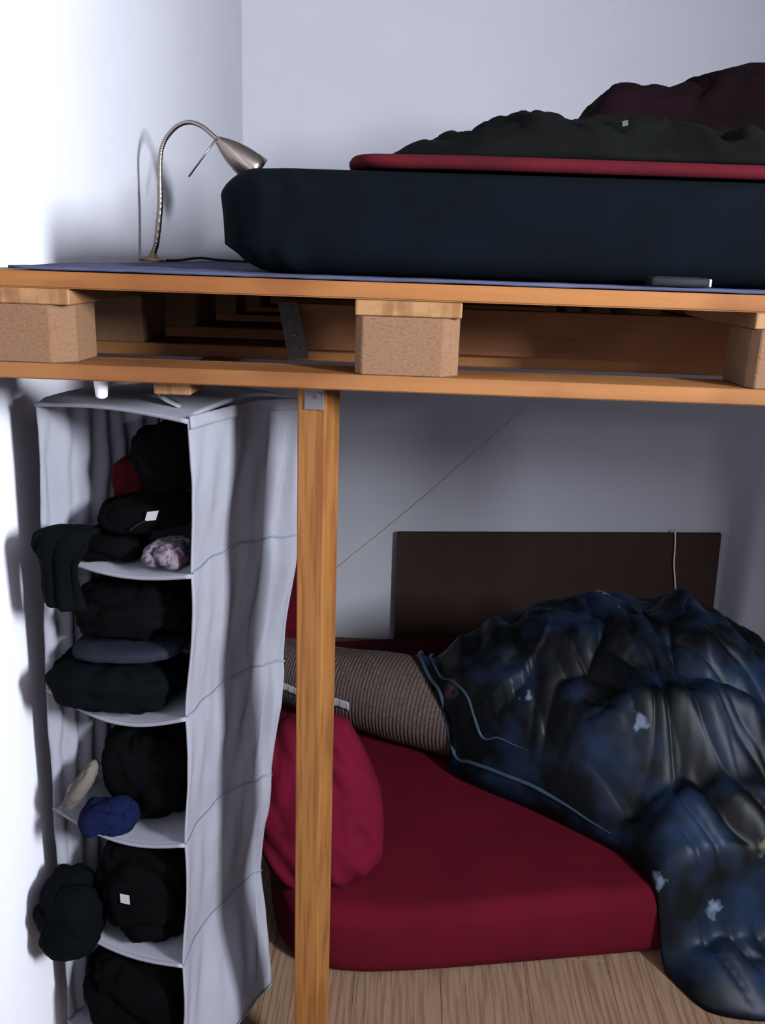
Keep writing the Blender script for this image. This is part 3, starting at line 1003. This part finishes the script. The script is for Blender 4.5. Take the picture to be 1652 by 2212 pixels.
# ------------------------------------------------------------------ lower bed
ANG = math.radians(10.6)
ca, sa = math.cos(ANG), math.sin(ANG)
ex, ey = Vector((ca, sa, 0)), Vector((-sa, ca, 0))
P0 = Vector((0.365, 0.336, 0))          # front left foot of the floor mattress
MW, MD, MH = 1.92, 1.45, 0.175
mc = P0+ex*(MW/2)+ey*(MD/2)
def lsag(x, y, z, fr):
    k = fbm((x, y, 0), 3, 11)
    zz = z+(0.006*k if z > 0.1 else 0)
    yy = y
    if fr == 1 and y < -0.6:
        t = z/MH
        yy = y-0.006*math.sin(t*math.pi)*(1+k)+0.004*math.sin(t*9)
    return zz, x, yy
tag(obj('floor_mattress', slab(mc.x, mc.y, MW, MD, 0.0005, MH, ANG, 0.04, sag=lsag), 'red', None, True),
    'crimson covered mattress lying on the floor below the loft', 'mattress')

# crimson pillow leaning behind the post
def pillow(c, w, h, d, rx, rz, mat, seed, n=46, ry=0.0):
    Rm = Matrix.Rotation(rz, 3, 'Z') @ Matrix.Rotation(rx, 3, 'X') @ Matrix.Rotation(ry, 3, 'Y')
    bm = bmesh.new()
    S = []
    for s in (1, -1):
        G = []
        for i in range(n):
            row = []
            for j in range(n):
                u, v = 2*i/(n-1)-1, 2*j/(n-1)-1
                # squircle map keeps soft corners
                ux = u*math.sqrt(1-0.30*v*v); vy = v*math.sqrt(1-0.30*u*u)
                th = max(0, (1-u**4)*(1-v**4))**0.5
                wr = 0.010*fbm((u, v, s), 2.2, seed)*th+0.006*math.sin((u*0.9+v*0.5)*16+seed)*(1-th)*th*4
                p = Vector((ux*w/2*1.08*(1-0.22*max(0, vy)), s*(th*d/2+wr*s), vy*h/2*1.08))
                row.append(p)
            G.append(row)
        S.append(G)
    V0 = [[bm.verts.new(Vector(c)+Rm @ S[0][i][j]) for j in range(n)] for i in range(n)]
    V1 = [[V0[i][j] if i in (0, n-1) or j in (0, n-1) else bm.verts.new(Vector(c)+Rm @ S[1][i][j]) for j in range(n)] for i in range(n)]
    for V in (V0, V1):
        for i in range(n-1):
            for j in range(n-1):
                bm.faces.new((V[i][j], V[i+1][j], V[i+1][j+1], V[i][j+1]))
    return bm
tag(obj('pillow', pillow((0.432, 0.522, 0.360), 0.27, 0.37, 0.16, -0.26, 0.10, 'red_pillow', 3, 46, -0.18), 'red_pillow', None, True),
    'crimson pillow propped upright on the floor mattress behind the post', 'pillow')
tag(obj('cushion', pillow((0.165, 1.62, 0.354), 0.26, 0.36, 0.13, -0.25, 0.15, 'red', 5), 'red', None, True),
    'dark red cushion leaning at the back behind the hanging shelf', 'cushion')

# brown ribbed bolster
bp = smooth_path([(0.17, 1.30, 0.306), (0.30, 1.25, 0.303), (0.45, 1.19, 0.300), (0.62, 1.13, 0.298), (0.80, 1.06, 0.292), (0.93, 1.01, 0.288)], 360)
def brad_s(t):
    return interp(t, [0, 0.03, 0.08, 0.3, 0.6, 0.9, 0.97, 1.0], [0.03, 0.075, 0.095, 0.103, 0.125, 0.122, 0.085, 0.03])
def brad(t):
    r = interp(t, [0, 0.03, 0.08, 0.3, 0.6, 0.9, 0.97, 1.0], [0.03, 0.075, 0.095, 0.103, 0.125, 0.122, 0.085, 0.03])
    return r+0.0016*math.sin(t*2*math.pi*84)
bo = obj('bolster', tube(bp, brad, 48), 'rib', None, True)
tag(bo, 'brown ribbed knit bolster lying on the crimson floor mattress', 'bolster')
def stripef(u, v):
    k = int((0.14+0.33*u)*359)
    p = bp[k]
    d_ = (bp[min(k+2, 359)]-bp[max(k-2, 0)]).normalized()
    out = Vector((d_.y, -d_.x, 0)).normalized()
    a_ = math.radians(6-12*v+2*math.sin(u*9))
    return p+(out*math.cos(a_)+Vector((0, 0, 1))*math.sin(a_))*(brad(k/359)+0.0035)
so = obj('stripe', sheet(40, 6, stripef, 0.002), 'tag', bo, True)
so['label'] = 'narrow white stripe across the brown knit'

# navy floral satin duvet, heaped on the mattress and trailing to the floor
def mbase(x, y):
    p = Vector((x, y, 0))-P0
    d_ = p.dot(ey)          # >0: over the mattress
    t = min(1, max(0, (d_+0.055)/0.075))
    t = t*t*(3-2*t)
    return 0.003+(MH+0.006)*t
def gs(x, y, cx, cy, sx, sy, h):
    return h*math.exp(-((x-cx)/sx)**2-((y-cy)/sy)**2)
def H_D(x, y):
    h = interp(x, [0.70, 0.78, 0.88, 1.0, 1.15, 1.32, 1.39, 1.46, 1.56, 1.70, 1.9],
               [0.24, 0.36, 0.43, 0.46, 0.475, 0.465, 0.50, 0.47, 0.42, 0.34, 0.28])
    fy = interp(y, [0.30, 0.50, 0.65, 0.80, 1.0, 1.15, 1.5], [0.16, 0.24, 0.42, 0.75, 0.97, 1.0, 0.9])
    return h*fy
def W_D(x, y, r):
    # folds running from the crown down to the trailing corner
    s = (x-1.15)*0.80+(y-0.9)*0.60
    c = -(x-1.15)*0.60+(y-0.9)*0.80
    dx = 0.05*fbm((x, y, 0), 4, 21, 2); dy = 0.05*fbm((x, y, 5), 4, 22, 2)
    tr = interp(y, [0.25, 0.60, 0.85, 1.1], [1.0, 1.0, 0.55, 0.3])
    w = 0.040*tr*(crease((s+dx, c*0.28+dy, 0), 5.5, 3, 5)+0.35)
    w += 0.020*tr*(crease((s*1.0+dx*0.7, c*0.22+dy, 4), 13, 8, 5)+0.35)
    w += 0.034*(crease((x+dx*2, y+dy*2, 0), 3.6, 12, 5)+0.3)
    w += 0.014*(crease((x+dx, (y+dy)*0.6, 0), 9, 14, 5)+0.3)+0.010*fbm((x, y, 0), 7, 6)
    return w
def bol_top(x, y):
    best = 0.0
    for k in range(0, 360, 12):
        p = bp[k]
        dd = (x-p.x)**2+(y-p.y)**2
        r_ = brad_s(k/359)+0.008
        if dd < r_*r_:
            best = max(best, p.z+math.sqrt(r_*r_-dd))
    return best
def dbase(x, y):
    return max(mbase(x, y), bol_top(x, y) if x < 1.12 else 0)
def H_DD(x, y):
    return max(0.02, H_D(x, y)-(dbase(x, y)-mbase(x, y)))
ol = [(0.655, 1.18), (0.685, 1.03), (0.765, 0.925), (0.86, 0.85), (0.95, 0.79), (1.06, 0.705), (1.15, 0.62), (1.19, 0.53), (1.24, 0.43), (1.30, 0.345), (1.42, 0.33), (1.55, 0.36),
      (1.66, 0.50), (1.75, 0.72), (1.85, 0.95), (1.80, 1.25), (1.55, 1.42), (1.25, 1.42), (0.98, 1.38), (0.76, 1.30)]
RG = []
dv = tag(obj('duvet', heap((1.27, 0.98), ol, dbase, H_DD, W_D, 3.6, 0.55, 420, 130, keep=RG), 'satin', None, True),
    'navy satin duvet with pale floral print trailing onto the floor', 'duvet')
# piped hem a little inside the edge, on the side towards the bolster
for inset, rad_, f1 in ((2, 0.0055, 0.70), (10, 0.0045, 0.585)):
    ring = RG[-1-inset]
    n_ = len(ring)
    pts = [ring[i]+Vector((0, 0, 0.002)) for i in range(int(n_*0.43), int(n_*f1))]
    pts = smooth_path(pts[::6], 120)
    obj('hem', tube(pts, lambda t, r_=rad_: r_*(0.25+0.75*min(1, t*8, (1-t)*3)), 8), 'satin_hem', dv, True)['label'] = 'pale blue satin piping'

# brown cardboard against the back wall, and the strings
bm = bmesh.new()
q = [(0.577, 0.004), (1.862, 0.004), (1.845, 0.531), (0.575, 0.481)]
A = [bm.verts.new((x, 2.160, z)) for x, z in q]; B = [bm.verts.new((x, 2.178, z)) for x, z in q]
bm.faces.new(A); bm.faces.new(B)
for i in range(4): bm.faces.new((A[i], A[(i+1) % 4], B[(i+1) % 4], B[i]))
bmesh.ops.bevel(bm, geom=bm.edges[:], offset=0.001, segments=1, affect='EDGES')
tag(obj('cardboard_sheet', bm, 'card'), 'wide brown cardboard sheet standing against the back wall', 'cardboard')
tag(obj('wall_string', tube(smooth_path([(0.30, 2.194, 0.275), (0.366, 2.194, 0.338), (0.655, 2.194, 0.604), (1.07, 2.194, 1.016), (1.16, 2.194, 1.10)], 40), 0.0030, 6), 'cord', None, True),
    'thin pale string running diagonally across the back wall', 'string')
tag(obj('hanging_string', tube(smooth_path([(1.662, 2.17, 0.535), (1.662, 2.152, 0.530), (1.668, 2.150, 0.47), (1.672, 2.150, 0.40), (1.690, 2.150, 0.30), (1.692, 2.150, 0.20)], 40), 0.0035, 6), 'white_cord', None, True),
    'thin white string hanging over the brown cardboard', 'string')
